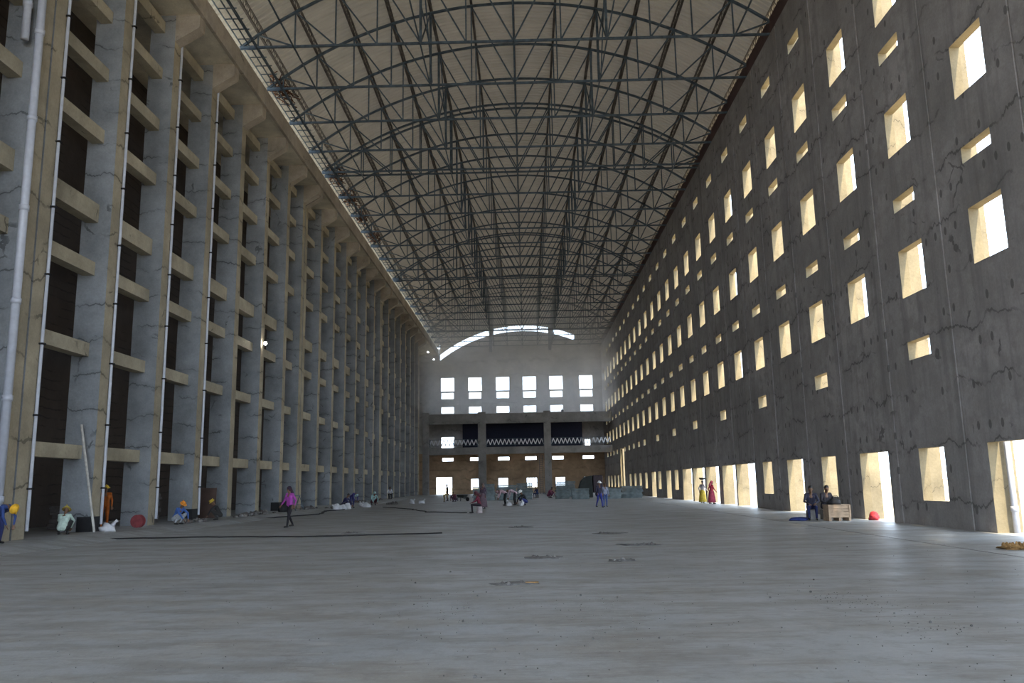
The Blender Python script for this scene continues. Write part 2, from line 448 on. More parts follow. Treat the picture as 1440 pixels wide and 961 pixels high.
# ---- concrete frame and decks across the far end
YF = 127.0
fr = empty('gallery_frame', (0, YF, 0)); tag(fr, 'grey concrete gallery frame with two decks across the far end', 'gallery')
def fpart(name, x0, x1, y0, y1, z0, z1, mat='frame', bev=.03):
    o = MB().box(x0, x1, y0 - YF, y1 - YF, z0, z1).build(name, MAT[mat], fr); return o
for x0, x1 in ((-15.95, -15.0), (-7.33, -6.13), (2.86, 3.95)):
    fpart('pillar', x0, x1, YF - .45, YF + .45, -.0, 12.7)
for z0, z1 in ((10.9, 12.44), (6.17, 7.26)):
    for x0, x1 in ((-15.0, -7.33), (-6.13, 2.86), (3.95, XR - .02)):
        fpart('beam', x0, x1, YF - .3, YF + .3, z0, z1)
fpart('deck', -15.9, XR - .02, YF + .3, YE - .02, 12.0, 12.4); fpart('deck', -15.9, XR - .02, YF + .3, YE - .02, 6.85, 7.2)
struct(MB().box(-10.3, 9.3, 134.0, 134.2, 7.2, 12.0).build('wall_navy_panel', MAT['navy']))  # dark navy panel between the two decks
# white zig-zag lattice guard on the middle deck
WHITE = plain('white_paint', (.85, .85, .88), .5, 0, .05)
for (x0, x1) in ((-14.9, -7.4), (-6.1, 2.8), (4.0, 13.3)):
    n = int((x1 - x0) / .62); w = (x1 - x0) / n; hw = (x1 - x0) / 2; xm = (x0 + x1) / 2
    g = MB()
    for zz in (.32, 1.25): g.bar((-hw, 0, zz), (hw, 0, zz), .05)
    for xx in (-hw + .05, 0, hw - .05): g.box(xx - .05, xx + .05, -.05, .05, 0, 1.3)
    g = g.build('railing', MAT['steel'], fr); g.location = (xm, .1, 7.26); g['label'] = 'steel railing filled with a white zigzag lattice'
    for k in range(n):
        q = -hw + k * w
        MB().bar((q, 0, .35), (q + w / 2, 0, 1.2), .05, .13).bar((q + w / 2, 0, 1.2), (q + w, 0, .35), .05, .13).build('lattice_bar', WHITE, g)

# ================================================================== COLONNADE
BEAMS = [(2.85, 3.36), (6.76, 7.28), (9.97, 10.5), (12.12, 12.86), (15.45, 16.0), (18.12, 18.66), (20.72, 21.22), (23.05, 23.62)]
CW, CD = .66, 1.17               # width along the hall, depth
def col_mesh(w):
    """column with its stepped corbel carrying the gutter; local origin at front face centre on the floor"""
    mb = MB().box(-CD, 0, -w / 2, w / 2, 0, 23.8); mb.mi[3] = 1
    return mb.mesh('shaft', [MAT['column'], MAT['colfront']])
def corbel_mesh(w):
    mb = MB(); w = w / 2 - .01
    pr = [(-CD + .1, 24.0), (-CD + .1, 22.3), (0.0, 22.62), (.03, 22.64), (1.10, 23.30), (1.14, 23.38), (1.14, 24.0)]
    n = len(pr)
    mb.faces([(a, -w, b) for a, b in pr] + [(a, w, b) for a, b in pr],
             [tuple(range(n)), tuple(reversed(range(n, 2 * n)))] + [(i, i + n, (i + 1) % n + n, (i + 1) % n) for i in range(n)])
    return mb.mesh('corbel', MAT['gutter'])
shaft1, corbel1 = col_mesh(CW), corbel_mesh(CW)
beam_me = [MB().box(-.98, -.5, CW / 2 - S, -CW / 2, a, b).mesh('tie_beam', MAT['beam']) for a, b in BEAMS]
beam_dbl = [MB().box(-.98, -.5, CW / 2 - S + .76, -CW / 2, a, b).mesh('tie_beam', MAT['beam']) for a, b in BEAMS]
pipe_me = MB().tube([(.06, CW / 2 + .02, .25), (.06, CW / 2 + .02, 22.6)], .055, 10).mesh('downpipe', MAT['pvc'])
clamp_me = MB().box(-.02, .15, CW / 2 - .07, CW / 2 + .11, -.03, .03).mesh('pipe_clamp', MAT['black'])
base_me = MB().box(-.5, .03, -CW / 2 - .03, CW / 2 + .03, 0, .55).mesh('base_wrap', MAT['black'])
DBL = {-8, -1, 6, 13, 20}
def column(k, yy, pipe, base, label, group, beams):
    e = empty('concrete_column', (XL, yy, .16 if yy > 24 else 0)); tag(e, label, 'column', group)
    zoff = -e.location.z
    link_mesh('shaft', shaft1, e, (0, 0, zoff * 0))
    link_mesh('corbel', corbel1, e, (0, 0, zoff))
    if beams:
        for bm_ in beams: link_mesh('tie_beam', bm_, e, (0, 0, zoff))
    if pipe:
        p = link_mesh('downpipe', pipe_me, e)
        for j in range(9): link_mesh('pipe_clamp', clamp_me, p, (0, 0, 1.6 + 2.4 * j))
    if base: link_mesh('base_wrap', base_me, e)
    return e
for k in range(-8, 21):
    yc = 31.35 + S * k - CW / 2
    pipe = -2 <= k <= 2; base = k in (0, 2, 5)
    prev_dbl = (k - 1) in DBL
    bms = (beam_dbl if k in DBL else beam_me) if k > -8 else None
    if k in DBL:
        column(k, yc, pipe, base, 'far half of a twin concrete column at an expansion joint of the colonnade', 'twin columns, far halves', None)
        column(k, yc - .76, False, False, 'near half of a twin concrete column carrying tie beams at an expansion joint', 'twin columns, near halves',
               [me for me in beam_dbl] if k > -8 else None)
        continue
    if k == 0: lab, grp = 'concrete column with white downpipe, black base and a pole leaning on it', None
    elif k == 2: lab, grp = 'concrete column with white downpipe and black base beside the brown board', None
    elif k == 5: lab, grp = 'concrete column with a black wrapped base and no downpipe', None
    elif pipe: lab, grp = 'tall stained concrete column with white downpipe on its edge and pale foot', 'piped columns'
    else: lab, grp = 'tall plain concrete column with corbel in the long colonnade', 'plain columns'
    column(k, yc, pipe, base, lab, grp, bms)
# thick pale riser pipes on the first twin column
for (px, py, z0, z1, lab) in ((XL + .13, 25.02, .16, 22.5, 'thick pale grey riser pipe running full height beside the twin column'),
                              (XL - .25, 24.85, 16.6, 22.8, 'short pale riser pipe high up on the twin column flank')):
    e = empty('riser_pipe', (px, py, z0)); tag(e, lab, 'pipe')
    MB().tube([(0, 0, 0), (0, 0, z1 - z0)], .13, 14).build('pipe', MAT['pvc'], e, True)
    for j in range(int((z1 - z0) / 3.1) + 1): MB().tube([(0, 0, 1.2 + 3.1 * j), (0, 0, 1.38 + 3.1 * j)], .155, 14).build('coupling', MAT['pvc'], e, True)

# ================================================================== ROOF STEEL
half = [0.95, 2.95, 5.15, 7.4, 9.75, 12.2]       # distance of nodes from the bearing
L0, R0 = XC - SPAN, XC + SPAN
nodes = [L0] + [L0 + h for h in half] + [XC] + [R0 - h for h in reversed(half)] + [R0]
def chord_arc(w, h, z):
    mb = MB(); pts = [Vector((L0 + (R0 - L0) * i / 28, 0, 0)) for i in range(29)]
    for p in pts: p.z = arc(p.x) + z - (Z0 if True else 0)
    for a, b in zip(pts[:-1], pts[1:]): mb.bar(a, b, w, h)
    return mb
tparts = [('top_chord', chord_arc(.125, .125, 0).mesh('top_chord', MAT['steel'])),
          ('bottom_chord', MB().bar((L0, 0, 0), (R0, 0, 0), .115, .115).mesh('bottom_chord', MAT['steel']))]
for i, x in enumerate(nodes[1:-1]):
    w = .14 if abs(abs(x - XC) - 5.0) < .4 else .075
    tparts.append(('vertical', MB().bar((x, 0, 0), (x, 0, arc(x) - Z0), w).mesh('vertical', MAT['steel'])))
for i in range(1, len(nodes) - 2):
    a, b = nodes[i], nodes[i + 1]
    if b <= XC + .01: p, q = a, b
    else: p, q = b, a
    tparts.append(('diagonal', MB().bar((p, 0, arc(p) - Z0), (q, 0, 0), .075).mesh('diagonal', MAT['steel'])))
for x, s_ in ((nodes[1], 1), (nodes[-2], -1)):
    tparts.append(('gusset', MB().box(min(x, x - s_ * .95), max(x, x - s_ * .95), -.02, .02, -.12, .12).mesh('gusset', MAT['steel'])))
sways = []
for x in (nodes[5], nodes[-6]):
    hgt = arc(x) - Z0
    sways += [('sway_brace', MB().bar((x, .1, .1), (x, S - .1, hgt - .1), .07).mesh('sway_brace', MAT['steel'])),
              ('sway_brace', MB().bar((x + .1, .1, hgt - .1), (x + .1, S - .1, .1), .07).mesh('sway_brace', MAT['steel'])),
              ('sway_strut', MB().bar((x, .1, hgt * .5), (x, S - .1, hgt * .5), .07).mesh('sway_strut', MAT['steel']))]
def truss(yy, label, group, sway=False):
    e = empty('roof_truss', (0, yy, Z0 + .08)); tag(e, label, 'truss', group)
    for n_, me in tparts + (sways if sway else []): link_mesh(n_, me, e)
ty = []
for k in range(-8, 24):
    yy = 31.0 + S * k
    if k in DBL:
        truss(yy - .76, 'blue grey arched steel truss, near one of a close pair', 'paired trusses, near ones')
        truss(yy, 'blue grey arched steel truss, far one of a close pair', 'paired trusses, far ones')
        ty += [yy - .76, yy]
    else:
        sw = k % 2 == 0
        truss(yy, 'blue grey arched steel truss with crossed sway bracing to the next truss' if sw else 'blue grey arched steel truss spanning alone without sway bracing behind it',
              'braced single trusses' if sw else 'plain single trusses', sw); ty.append(yy)
YT0, YT1 = min(ty) - .1, YE - .1
for i, x in enumerate(nodes[1:-1]):
    nm = ['first', 'second', 'third', 'fourth', 'fifth', 'sixth', 'ridge'][min(i, 12 - i)]
    side = 'colonnade' if i < 6 else 'windowed wall'
    lab = 'dark lattice purlin along the roof ridge' if i == 6 else 'dark steel roof purlin, %s one up from the %s eave' % (nm, side)
    e = empty('roof_purlin', (x, 40, arc(x) + .17)); tag(e, lab, 'purlin', 'roof purlins')
    MB().box(-.06, .06, YT0 - 40, YT1 - 40, .0, .10).build('lower_flange', MAT['purlin'], e)
    MB().box(-.045, .045, YT0 - 40, YT1 - 40, .54, .62).build('upper_flange', MAT['purlin'], e)
    mb = MB(); yy = YT0
    while yy < YT1 - .6:
        mb.bar((0, yy - 40, .08), (0, yy + .29 - 40, .56), .03); mb.bar((0, yy + .29 - 40, .56), (0, yy + .58 - 40, .08), .03); yy += .58
    w = mb.build('web', MAT['purlin'], e); w['kind'] = 'stuff'
for j, x in enumerate((nodes[1], nodes[2], nodes[5], XC, nodes[-6], nodes[-3])):
    lab = ['thin steel tie along the truss feet beside the gutter', 'thin steel tie one panel in from the gutter', 'steel tie under the gutter side sway frames',
           'thin steel tie along the middle of the bottom chords', 'steel tie under the window side sway frames', 'thin steel tie one panel in from the windowed wall'][j]
    o = MB().bar((0, YT0 - 40, 0), (0, YT1 - 40, 0), .07).build('tie_rod', MAT['steel']); o.location = (x, 40, Z0 - .05)
    tag(o, lab, 'tie rod', 'bottom chord ties')
# ladder-like grating along the gutter
g = empty('gutter_ladder', (-14.5, 60, 25.22)); tag(g, 'long thin steel ladder grating lying along the gutter edge', 'ladder')
for x in (-.38, .02, .42): MB().bar((x, -45, 0), (x, 80, 0), .055).build('rail', MAT['steel'], g)
rung = MB().bar((-.4, 0, 0), (.55, 0, 0), .045).mesh('rung', MAT['steel'])
for j in range(110): link_mesh('rung', rung, g, (0, -44 + j * .95, .03))

# ================================================================== PEOPLE
def capsule(mb, a, b, r0, r1):
    mb.tube([a, b], [r0, r1], 12); mb.ball(a, r0, 12, 8); mb.ball(b, r1, 12, 8)
def J(**k): return {n: Vector(v) for n, v in k.items()}
def both(d):
    """mirror L joints to R unless given"""
    for n in list(d):
        if n.endswith('L') and n[:-1] + 'R' not in d: v = d[n]; d[n[:-1] + 'R'] = Vector((-v.x, v.y, v.z))
    return d
# local frame: the person faces -Y, x to its left
POSES = {
 'stand': both(J(pelvis=(0, 0, .93), chest=(0, -.01, 1.27), neck=(0, -.01, 1.42), head=(0, -.03, 1.56), shL=(.17, 0, 1.37), elL=(.24, .03, 1.10), wrL=(.25, -.08, .87),
            hipL=(.09, 0, .90), knL=(.10, -.02, .49), anL=(.11, .03, .08))),
 'walk': both(J(pelvis=(0, 0, .92), chest=(0, -.03, 1.27), neck=(0, -.04, 1.41), head=(0, -.07, 1.55), shL=(.17, -.02, 1.36), elL=(.25, .10, 1.11), wrL=(.26, .02, .90),
            elR=(-.25, -.08, 1.10), wrR=(-.25, -.24, .93), hipL=(.09, 0, .89), knL=(.10, -.14, .50), anL=(.10, -.22, .08), knR=(-.10, .05, .49), anR=(-.11, .27, .11))),
 'squat': both(J(pelvis=(0, .10, .24), chest=(0, -.10, .58), neck=(0, -.20, .72), head=(0, -.28, .83), shL=(.17, -.16, .66), elL=(.25, -.36, .47), wrL=(.14, -.50, .22),
            hipL=(.10, .08, .23), knL=(.20, -.30, .44), anL=(.14, -.06, .08))),
 'sit': both(J(pelvis=(0, .02, .48), chest=(0, -.08, .83), neck=(0, -.13, .97), head=(0, -.19, 1.10), shL=(.17, -.10, .92), elL=(.25, -.22, .68), wrL=(.12, -.42, .60),
            hipL=(.10, 0, .47), knL=(.13, -.43, .48), anL=(.13, -.40, .08))),
 'bend': both(J(pelvis=(0, .10, .88), chest=(0, -.24, 1.05), neck=(0, -.38, 1.06), head=(0, -.52, 1.02), shL=(.17, -.33, 1.05), elL=(.20, -.40, .78), wrL=(.12, -.46, .54),
            hipL=(.10, .08, .86), knL=(.12, 0, .47), anL=(.13, .06, .08))),
}
SKIN = plain('skin', (.16, .085, .05), .6, 0, .1)
HAIR = plain('black_hair', (.012, .010, .010), .5, 0, .2)
EYE = plain('eye', (.02, .015, .012), .3, 0, .05)
CLOTH = {}
def cloth(c):
    if c not in CLOTH:
        CLOTH[c] = plain('cloth_%d' % len(CLOTH), c, .85, 0, .22, 9)
    return CLOTH[c]
def head_frame(P):
    up = (P['head'] - P['neck']).normalized(); f = Vector((0, -1, 0)); f = (f - up * f.dot(up)).normalized()
    return up, f, f.cross(up)
body_cache = {}
def body_mesh(pose, top, bottom, sleeves):
    P = POSES[pose]; mb = MB(); bones = []
    def seg(a, b, r0, r1, m): capsule(mb, a, b, r0, r1); bones.append((a, b, m))
    # torso, wide: three parallel capsules
    mid = (P['pelvis'] + P['chest']) / 2
    for dx in (-.075, 0, .075):
        o = Vector((dx, 0, 0)); seg(P['pelvis'] + o * 1.0, mid + o * .75, .105, .092, 1); seg(mid + o * .75, P['chest'] + o * 1.15, .092, .108, 1)
    seg(P['shL'], P['shR'], .062, .062, 1)
    seg(P['chest'], P['neck'], .085, .052, 0)
    up, f, sd = head_frame(P); hd = P['head']
    seg(P['neck'], hd - up * .03, .05, .055, 0)
    # head: skull, face, jaw, nose, ears
    mb.ball(hd + up * .035, (.078, .095, .10), 14, 10); bones.append((hd, hd + up * .05, 0))
    capsule(mb, hd + f * .035 - up * .03, hd + f * .045 - up * .075, .055, .036)
    capsule(mb, hd + f * .088 + up * .015, hd + f * .108 - up * .02, .012, .016)
    for s_ in (-1, 1): mb.ball(hd + sd * s_ * .08 + up * .005, (.014, .022, .032), 8, 6)
    for sd_ in 'LR':
        sg = 1 if sd_ == 'L' else -1
        seg(P['sh' + sd_], P['el' + sd_], .054, .042, 1); el, wr = P['el' + sd_], P['wr' + sd_]
        seg(el, wr, .041, .029, 1 if sleeves else 0)
        d = (wr - el).normalized(); palm = wr + d * .085
        side = d.cross(Vector((0, 0, 1)));
        side = Vector((1, 0, 0)) if side.length < .3 else side.normalized()
        nrm = side.cross(d)
        for t in (-.022, 0, .022): seg(wr + d * .01 + side * t * .7, palm + side * t, .019, .018, 0)
        for q, (t, ln) in enumerate(((-.034, .062), (-.012, .075), (.011, .072), (.033, .055))):
            b0 = palm + side * t; k1 = b0 + d * ln * .55 + nrm * .008; k2 = k1 + d * ln * .35 - nrm * .022
            seg(b0, k1, .0105, .010, 0); seg(k1, k2, .010, .009, 0)
        th = wr + d * .035 - side * .035 * sg; seg(wr + d * .03, th - side * .012 * sg + d * .02, .014, .012, 0); seg(th - side * .012 * sg + d * .02, th - side * .02 * sg + d * .06, .012, .010, 0)
        hp, kn, an = P['hip' + sd_], P['kn' + sd_], P['an' + sd_]
        seg(hp, kn, .092, .062, 2); seg(kn, an + Vector((0, 0, .02)), .060, .040, 2)
        seg(an + Vector((0, .03, -.035)), an + Vector((0, -.15, -.045)), .040, .034, 3)
    tmp = mb.build('tmp', SKIN)
    md = tmp.modifiers.new('r', 'REMESH'); md.mode = 'VOXEL'; md.voxel_size = .0135
    sm = tmp.modifiers.new('s', 'SMOOTH'); sm.factor = .5; sm.iterations = 3
    dg = bpy.context.evaluated_depsgraph_get(); ev = tmp.evaluated_get(dg)
    me = bpy.data.meshes.new_from_object(ev); bpy.data.objects.remove(tmp)
    n = len(me.polygons); co = np.empty(n * 3); me.polygons.foreach_get('center', co); co = co.reshape(-1, 3)
    best = np.full(n, 1e9); idx = np.zeros(n, int)
    for a, b, m in bones:
        a = np.array(a); d = np.array(b) - a; L = max(d @ d, 1e-9)
        t = np.clip(((co - a) @ d) / L, 0, 1)[:, None]; dist = np.linalg.norm(co - (a + t * d), axis=1)
        hit = dist < best; best[hit] = dist[hit]; idx[hit] = m
    for s_ in (-1, 1):
        e = np.array(hd + f * .092 + sd * s_ * .032 + up * .022); idx[np.linalg.norm(co - e, axis=1) < .017] = 4
    me.materials.clear()
    for m in (SKIN, cloth(top), cloth(bottom), HAIR, EYE): me.materials.append(m)
    me.polygons.foreach_set('material_index', idx.astype('int32')); me.polygons.foreach_set('use_smooth', [True] * n)
    me.update(); me.name = 'body'
    return me
def person(pose, loc, rz, top, bottom, label, head='hair', headcol=(.7, .5, .05), sleeves=True, skirt=None, scarf=None, scale=1.0, group=None):
    e = empty('person', loc, rz); e.scale = (scale,) * 3; tag(e, label, 'person', group)
    P = POSES[pose]
    key = (pose, top, bottom, sleeves)
    if key not in body_cache: body_cache[key] = body_mesh(*key)
    link_mesh('body', body_cache[key], e)
    up, f, sd = head_frame(P); c = P['head'] + up * .045
    R = Matrix((sd, -f, up)).transposed()
    def placed(mb, name, mat):
        mb.v = [tuple(c + R @ Vector(v)) for v in mb.v]; return mb.build(name, mat, e, True)
    if head == 'helmet':
        mb = MB().ball((0, .005, .01), (.112, .132, .115), 16, 8, 1.0, .0); mb.lathe([(.115, .0), (.155, -.008), (.155, .006), (.11, .018)], (0, -.012, .012), 16)
        mb.box(-.012, .012, -.11, .12, .10, .135); placed(mb, 'hard_hat', cloth(headcol))
    elif head == 'scarf':
        mb = MB().ball((0, .022, .0), (.100, .112, .122), 14, 8); mb.tube([(0, .06, -.03), (0, .10, -.14), (.02, .13, -.30)], [.085, .09, .11], 10)
        placed(mb, 'headscarf', cloth(headcol))
    else:
        mb = MB().ball((0, .020, .014), (.086, .094, .100), 14, 8, 1.0, -.55); placed(mb, 'hair', HAIR)
        if head == 'bun': placed(MB().ball((0, .12, .01), .045, 10, 6), 'hair_bun', HAIR)
    if skirt:
        z = P['pelvis'].z; MB().lathe([(.30, .12), (.27, .4), (.20, z - .05), (.15, z + .10)], (0, P['pelvis'].y, 0), 18).build('skirt', cloth(skirt), e, True)
    if scarf:
        sh = P['shL']; sr = P['shR']
        MB().tube([sr + Vector((0, -.06, .05)), (sr + sh) / 2 + Vector((0, -.12, -.06)), P['pelvis'] + Vector((.14, -.08, .12)), P['pelvis'] + Vector((.2, 0, -.1))], [.04, .06, .05, .07], 8).build('shawl', cloth(scarf), e, True)
    return e
AP = .16
PI = math.pi
person('walk', (-10.0, 34.9, 0), -.55, (.36, .06, .34), (.012, .010, .014), 'person in magenta top and black trousers walking across the open floor', 'scarf', (.03, .015, .03))
person('bend', (-15.7, 24.5, AP), 1.25, (.03, .06, .20), (.015, .022, .09), 'person in blue clothes and yellow hard hat bending over beside the twin column', 'helmet', (.75, .42, .03))
person('squat', (-16.3, 29.0, AP), PI + .25, (.50, .62, .54), (.03, .03, .03), 'person in pale green shirt squatting with back turned near the leaning pole', 'helmet', (.45, .33, .06))
person('stand', (-17.0, 33.2, AP), .4, (.42, .11, .012), (.40, .10, .012), 'person in orange overalls standing half hidden behind a column', 'helmet', (.75, .5, .05))
person('squat', (-15.2, 35.9, AP), 1.2, (.05, .12, .36), (.40, .42, .44), 'person in blue shirt and pale trousers squatting with an orange hard hat', 'helmet', (.75, .27, .03))
person('squat', (-15.0, 40.2, AP), -1.2, (.02, .02, .02), (.03, .028, .026), 'person in black squatting beside the brown board with a yellow hard hat', 'helmet', (.6, .42, .05))
person('squat', (-13.9, 63.0, 0), 1.3, (.03, .03, .10), (.06, .05, .07), 'person in dark clothes crouching among white sacks, bare headed', 'hair', scale=1.15)
person('bend', (-13.5, 64.0, 0), .9, (.05, .04, .17), (.03, .03, .13), 'person in indigo clothes and pale teal headscarf stooping beside white sacks', 'scarf', (.35, .48, .50))
person('squat', (-13.3, 71.7, 0), .5, (.30, .46, .45), (.08, .02, .03), 'person in pale teal top and maroon trousers squatting by the colonnade', 'scarf', (.35, .5, .5), scale=1.2)
person('sit', (-15.4, 93.0, AP), .3, (.62, .64, .68), (.02, .02, .02), 'person in white shirt sitting far down the colonnade', scale=1.1)
person('stand', (-8.1, 84.5, 0), -1.2, (.03, .025, .02), (.05, .03, .06), 'thin person in black holding a hoe in front of the bright doorway')
person('bend', (-7.9, 79.6, 0), 2.0, (.34, .28, .12), (.20, .15, .06), 'person in khaki yellow bending down before the bright doorway', scale=.7)
person('squat', (-7.0, 80.8, 0), -.6, (.13, .025, .05), (.05, .02, .04), 'person in maroon squatting beside the wheelbarrow')
person('sit', (-2.75, 47.9, 0), -1.45, (.17, .02, .045), (.02, .015, .02), 'person in maroon top sitting on a bucket on the open floor', 'scarf', (.10, .03, .04))
person('stand', (-2.95, 56.0, 0), -.5, (.09, .06, .09), (.10, .06, .08), 'person in purple grey shawl standing behind the bucket sitter', 'scarf', (.16, .11, .10), skirt=(.14, .09, .11))
person('bend', (-1.7, 63.4, 0), -1.3, (.55, .38, .42), (.012, .012, .014), 'person in pale pink top stooping over white cement bags', 'scarf', (.30, .20, .22), scale=1.05)
person('bend', (-.95, 63.8, 0), -1.9, (.50, .36, .40), (.012, .012, .016), 'person in pink and black leaning forward beside the white cement bags', 'hair', scale=1.05)
person('squat', (-.15, 63.0, 0), -1.1, (.015, .016, .02), (.03, .04, .16), 'person in black jacket and white hard hat crouching near the stacks', 'helmet', (.8, .8, .78), scale=1.15)
person('squat', (2.5, 92.0, 0), 1.0, (.20, .04, .09), (.12, .03, .06), 'person in crimson squatting at the foot of the gallery pillar', 'hair', scale=1.2)
person('sit', (1.2, 93.5, 0), -.8, (.03, .05, .14), (.03, .04, .10), 'person in navy sitting near the stacks by the gallery', 'hair', scale=1.0)
person('walk', (4.75, 54.3, 0), .35, (.03, .03, .06), (.03, .04, .24), 'person in dark jacket, blue trousers and white hard hat walking', 'helmet', (.85, .85, .83), scale=1.0)
person('stand', (5.25, 55.6, 0), .2, (.30, .32, .42), (.06, .10, .28), 'person in grey blue shirt standing just behind the walker in white hard hat', 'hair', scale=.92)
person('walk', (12.55, 59.4, 0), 2.2, (.45, .42, .45), (.5, .36, .03), 'person in yellow skirt carrying a dark basin on the head by a doorway', 'hair', skirt=(.50, .36, .04), scale=.95, scarf=(.55, .5, .5))
person('walk', (12.75, 57.4, 0), 1.9, (.40, .03, .06), (.30, .05, .08), 'person in crimson red dress walking past a doorway', 'scarf', (.42, .06, .10), skirt=(.26, .03, .06), scale=.93)
person('sit', (11.38, 33.45, 0), -.25, (.028, .028, .05), (.015, .022, .085), 'person in navy sitting with arms forward beside the wooden crate', 'hair', scale=1.08)
person('sit', (12.05, 33.75, 0), .1, (.025, .022, .028), (.02, .02, .035), 'person in charcoal sitting behind the wooden crate', 'hair', scale=1.08)
person('stand', (6.3, 137.6, 12.4), 0, (.05, .05, .06), (.04, .04, .05), 'dark figure standing on the top gallery deck before a bright slot window', 'hair')

# ================================================================== PROPS
def lump(name, c, r, seed, mat, parent=None, amp=.25, flat=True):
    rnd = random.Random(seed); mb = MB().ball((0, 0, 0), 1.0, 14, 8)
    ph = [(rnd.uniform(2, 5), rnd.uniform(2, 5), rnd.uniform(2, 5), rnd.uniform(0, 6)) for _ in range(4)]
    out = []
    for v in mb.v:
        k = 1 + amp * sum(math.sin(a * v[0] + b * v[1] + d * v[2] + e) for a, b, d, e in ph) / 2.2
        z = v[2] * k * r[2]
        if flat: z = max(z, -r[2] * .35) + r[2] * .35
        out.append((v[0] * k * r[0], v[1] * k * r[1], z))
    mb.v = out; o = mb.build(name, mat, parent, True); o.location = c; return o
WOOD = plain('raw_wood', (.42, .30, .20), .8, 0, .3, 4); BROWN = plain('brown_board', (.085, .052, .04), .8, 0, .2, 2)
SACK = plain('white_sack', (.62, .62, .64), .8, 0, .15, 5); SLAB = plain('stone_slab', (.11, .10, .095), .9, 0, .35, 3)
GREEN = plain('grey_green_sheet', (.20, .24, .25), .8, 0, .45, 1.5); TARP = plain('dark_tarpaulin', (.025, .032, .030), .7, 0, .2, 2)
RED = plain('red_cloth', (.38, .02, .03), .8); BLUE = plain('blue_cloth', (.03, .05, .20), .8); STRAW = plain('orange_straw', (.30, .17, .06), .9, 0, .4, 12)
# stool under the crate sitters
for (x, y, h, lab) in ((11.38, 33.48, .38, 'grey concrete block seat under the person in navy'), (12.05, 33.78, .38, 'grey concrete block seat behind the crate'),
                       (1.2, 93.53, .36, 'grey block seat near the far stacks'), (-15.4, 93.02, .40, 'grey block seat far along the apron')):
    z0 = AP if x < -14.75 else 0
    o = MB().box(-.17, .17, -.12, .18, 0, h).build('block_seat', MAT['frame'], None, False, .015); o.location = (x, y, z0); tag(o, lab, 'block')
# bucket under the maroon sitter
b = empty('bucket', (-2.73, 47.9, 0)); tag(b, 'pale upturned bucket used as a seat on the open floor', 'bucket')
MB().lathe([(.17, 0), (.165, .02), (.135, .36), (.13, .37)], n=20).build('shell', plain('pale_plastic', (.45, .38, .38), .5), b, True)
MB().lathe([(.185, 0), (.185, .03), (.168, .03)], n=20).build('rim', plain('rim_plastic', (.3, .25, .25), .5), b)
# wooden crate with black bag
cr = empty('wooden_crate', (12.05, 32.6, 0), .02); tag(cr, 'pale wooden slatted crate standing on pallet feet by the windowed wall', 'crate')
for j in range(4): MB().box(-.42, .42, -.30, -.275, .13 + j * .115, .235 + j * .115).build('slat', WOOD, cr)
for j in range(4): MB().box(-.42, .42, .275, .30, .13 + j * .115, .235 + j * .115).build('slat', WOOD, cr)
for s_ in (-1, 1):
    for j in range(4): MB().box(min(s_ * .42, s_ * .395), max(s_ * .42, s_ * .395), -.27, .27, .13 + j * .115, .235 + j * .115).build('slat', WOOD, cr)
for x in (-.38, 0, .38): MB().box(x - .045, x + .045, -.3, .3, 0, .12).build('skid', WOOD, cr)
for x in (-.40, .40): MB().box(x - .03, x + .03, -.325, -.301, .12, .6).build('batten', WOOD, cr)
MB().box(-.43, .43, -.31, .31, .59, .615).build('lid', WOOD, cr)
bag = empty('black_bag', (11.98, 32.6, .617)); tag(bag, 'black soft bag lying on top of the wooden crate', 'bag')
lump('bag_body', (0, 0, 0), (.26, .2, .17), 3, MAT['black'], bag, .12)
MB().tube([(-.12, -.1, .2), (-.06, -.16, .33), (.08, -.16, .33), (.14, -.1, .2)], .014, 8).build('handle', MAT['black'], bag, True)
tag(lump('blue_cloth', (10.72, 33.1, 0), (.36, .22, .10), 5, BLUE), 'crumpled blue cloth lying on the floor near the crate', 'cloth')
tag(lump('red_cloth', (13.4, 32.45, 0), (.17, .2, .20), 6, RED, None, .4), 'crumpled red cloth heaped in a doorway', 'cloth')
sh = lump('straw_heap', (10.95, 18.9, 0), (.40, .24, .07), 8, STRAW, None, .35); rnd = random.Random(77)
for j in range(26):
    a = rnd.uniform(0, 6.3); q = rnd.uniform(.05, .36); x, y = q * math.cos(a), q * .6 * math.sin(a)
    d = Vector((rnd.gauss(0, .10), rnd.gauss(0, .10), rnd.uniform(.0, .07)))
    MB().tube([(x, y, .04), (x + d.x * .5, y + d.y * .5, .08 + d.z), (x + d.x, y + d.y, .03)], [.03, .04, .02], 6).build('straw_wisp', STRAW, sh)
tag(sh, 'low heap of orange brown straw on the floor near the widest doorway', 'heap')
dp = empty('door_pipe', (XR + WT + .17, 24.02, -.5)); tag(dp, 'white vertical pipe standing just outside the first doorway', 'pipe')
MB().tube([(0, 0, 0), (0, 0, 3.6)], .085, 12).build('pipe', MAT['pvc'], dp, True); MB().tube([(0, 0, 1.1), (0, 0, 1.25)], .105, 12).build('coupling', MAT['pvc'], dp, True)
# basin on the head of the person in the yellow skirt
o = MB().lathe([(.12, 0), (.2, .03), (.27, .14), (.28, .15), (.26, .15)], n=18).build('basin', MAT['black'], None, True); o.location = (12.6, 59.33, 1.66)
tag(o, 'shallow dark basin balanced on the head of the person in yellow skirt', 'basin')
# leaning pole
o = MB().tube([(-15.75, 30.1, AP + .02), (-16.68, 30.42, 4.12)], .045, 10).build('leaning_pole', plain('pale_pole', (.48, .46, .42), .7)); tag(o, 'long pale pole leaning against the column with black base', 'pole')
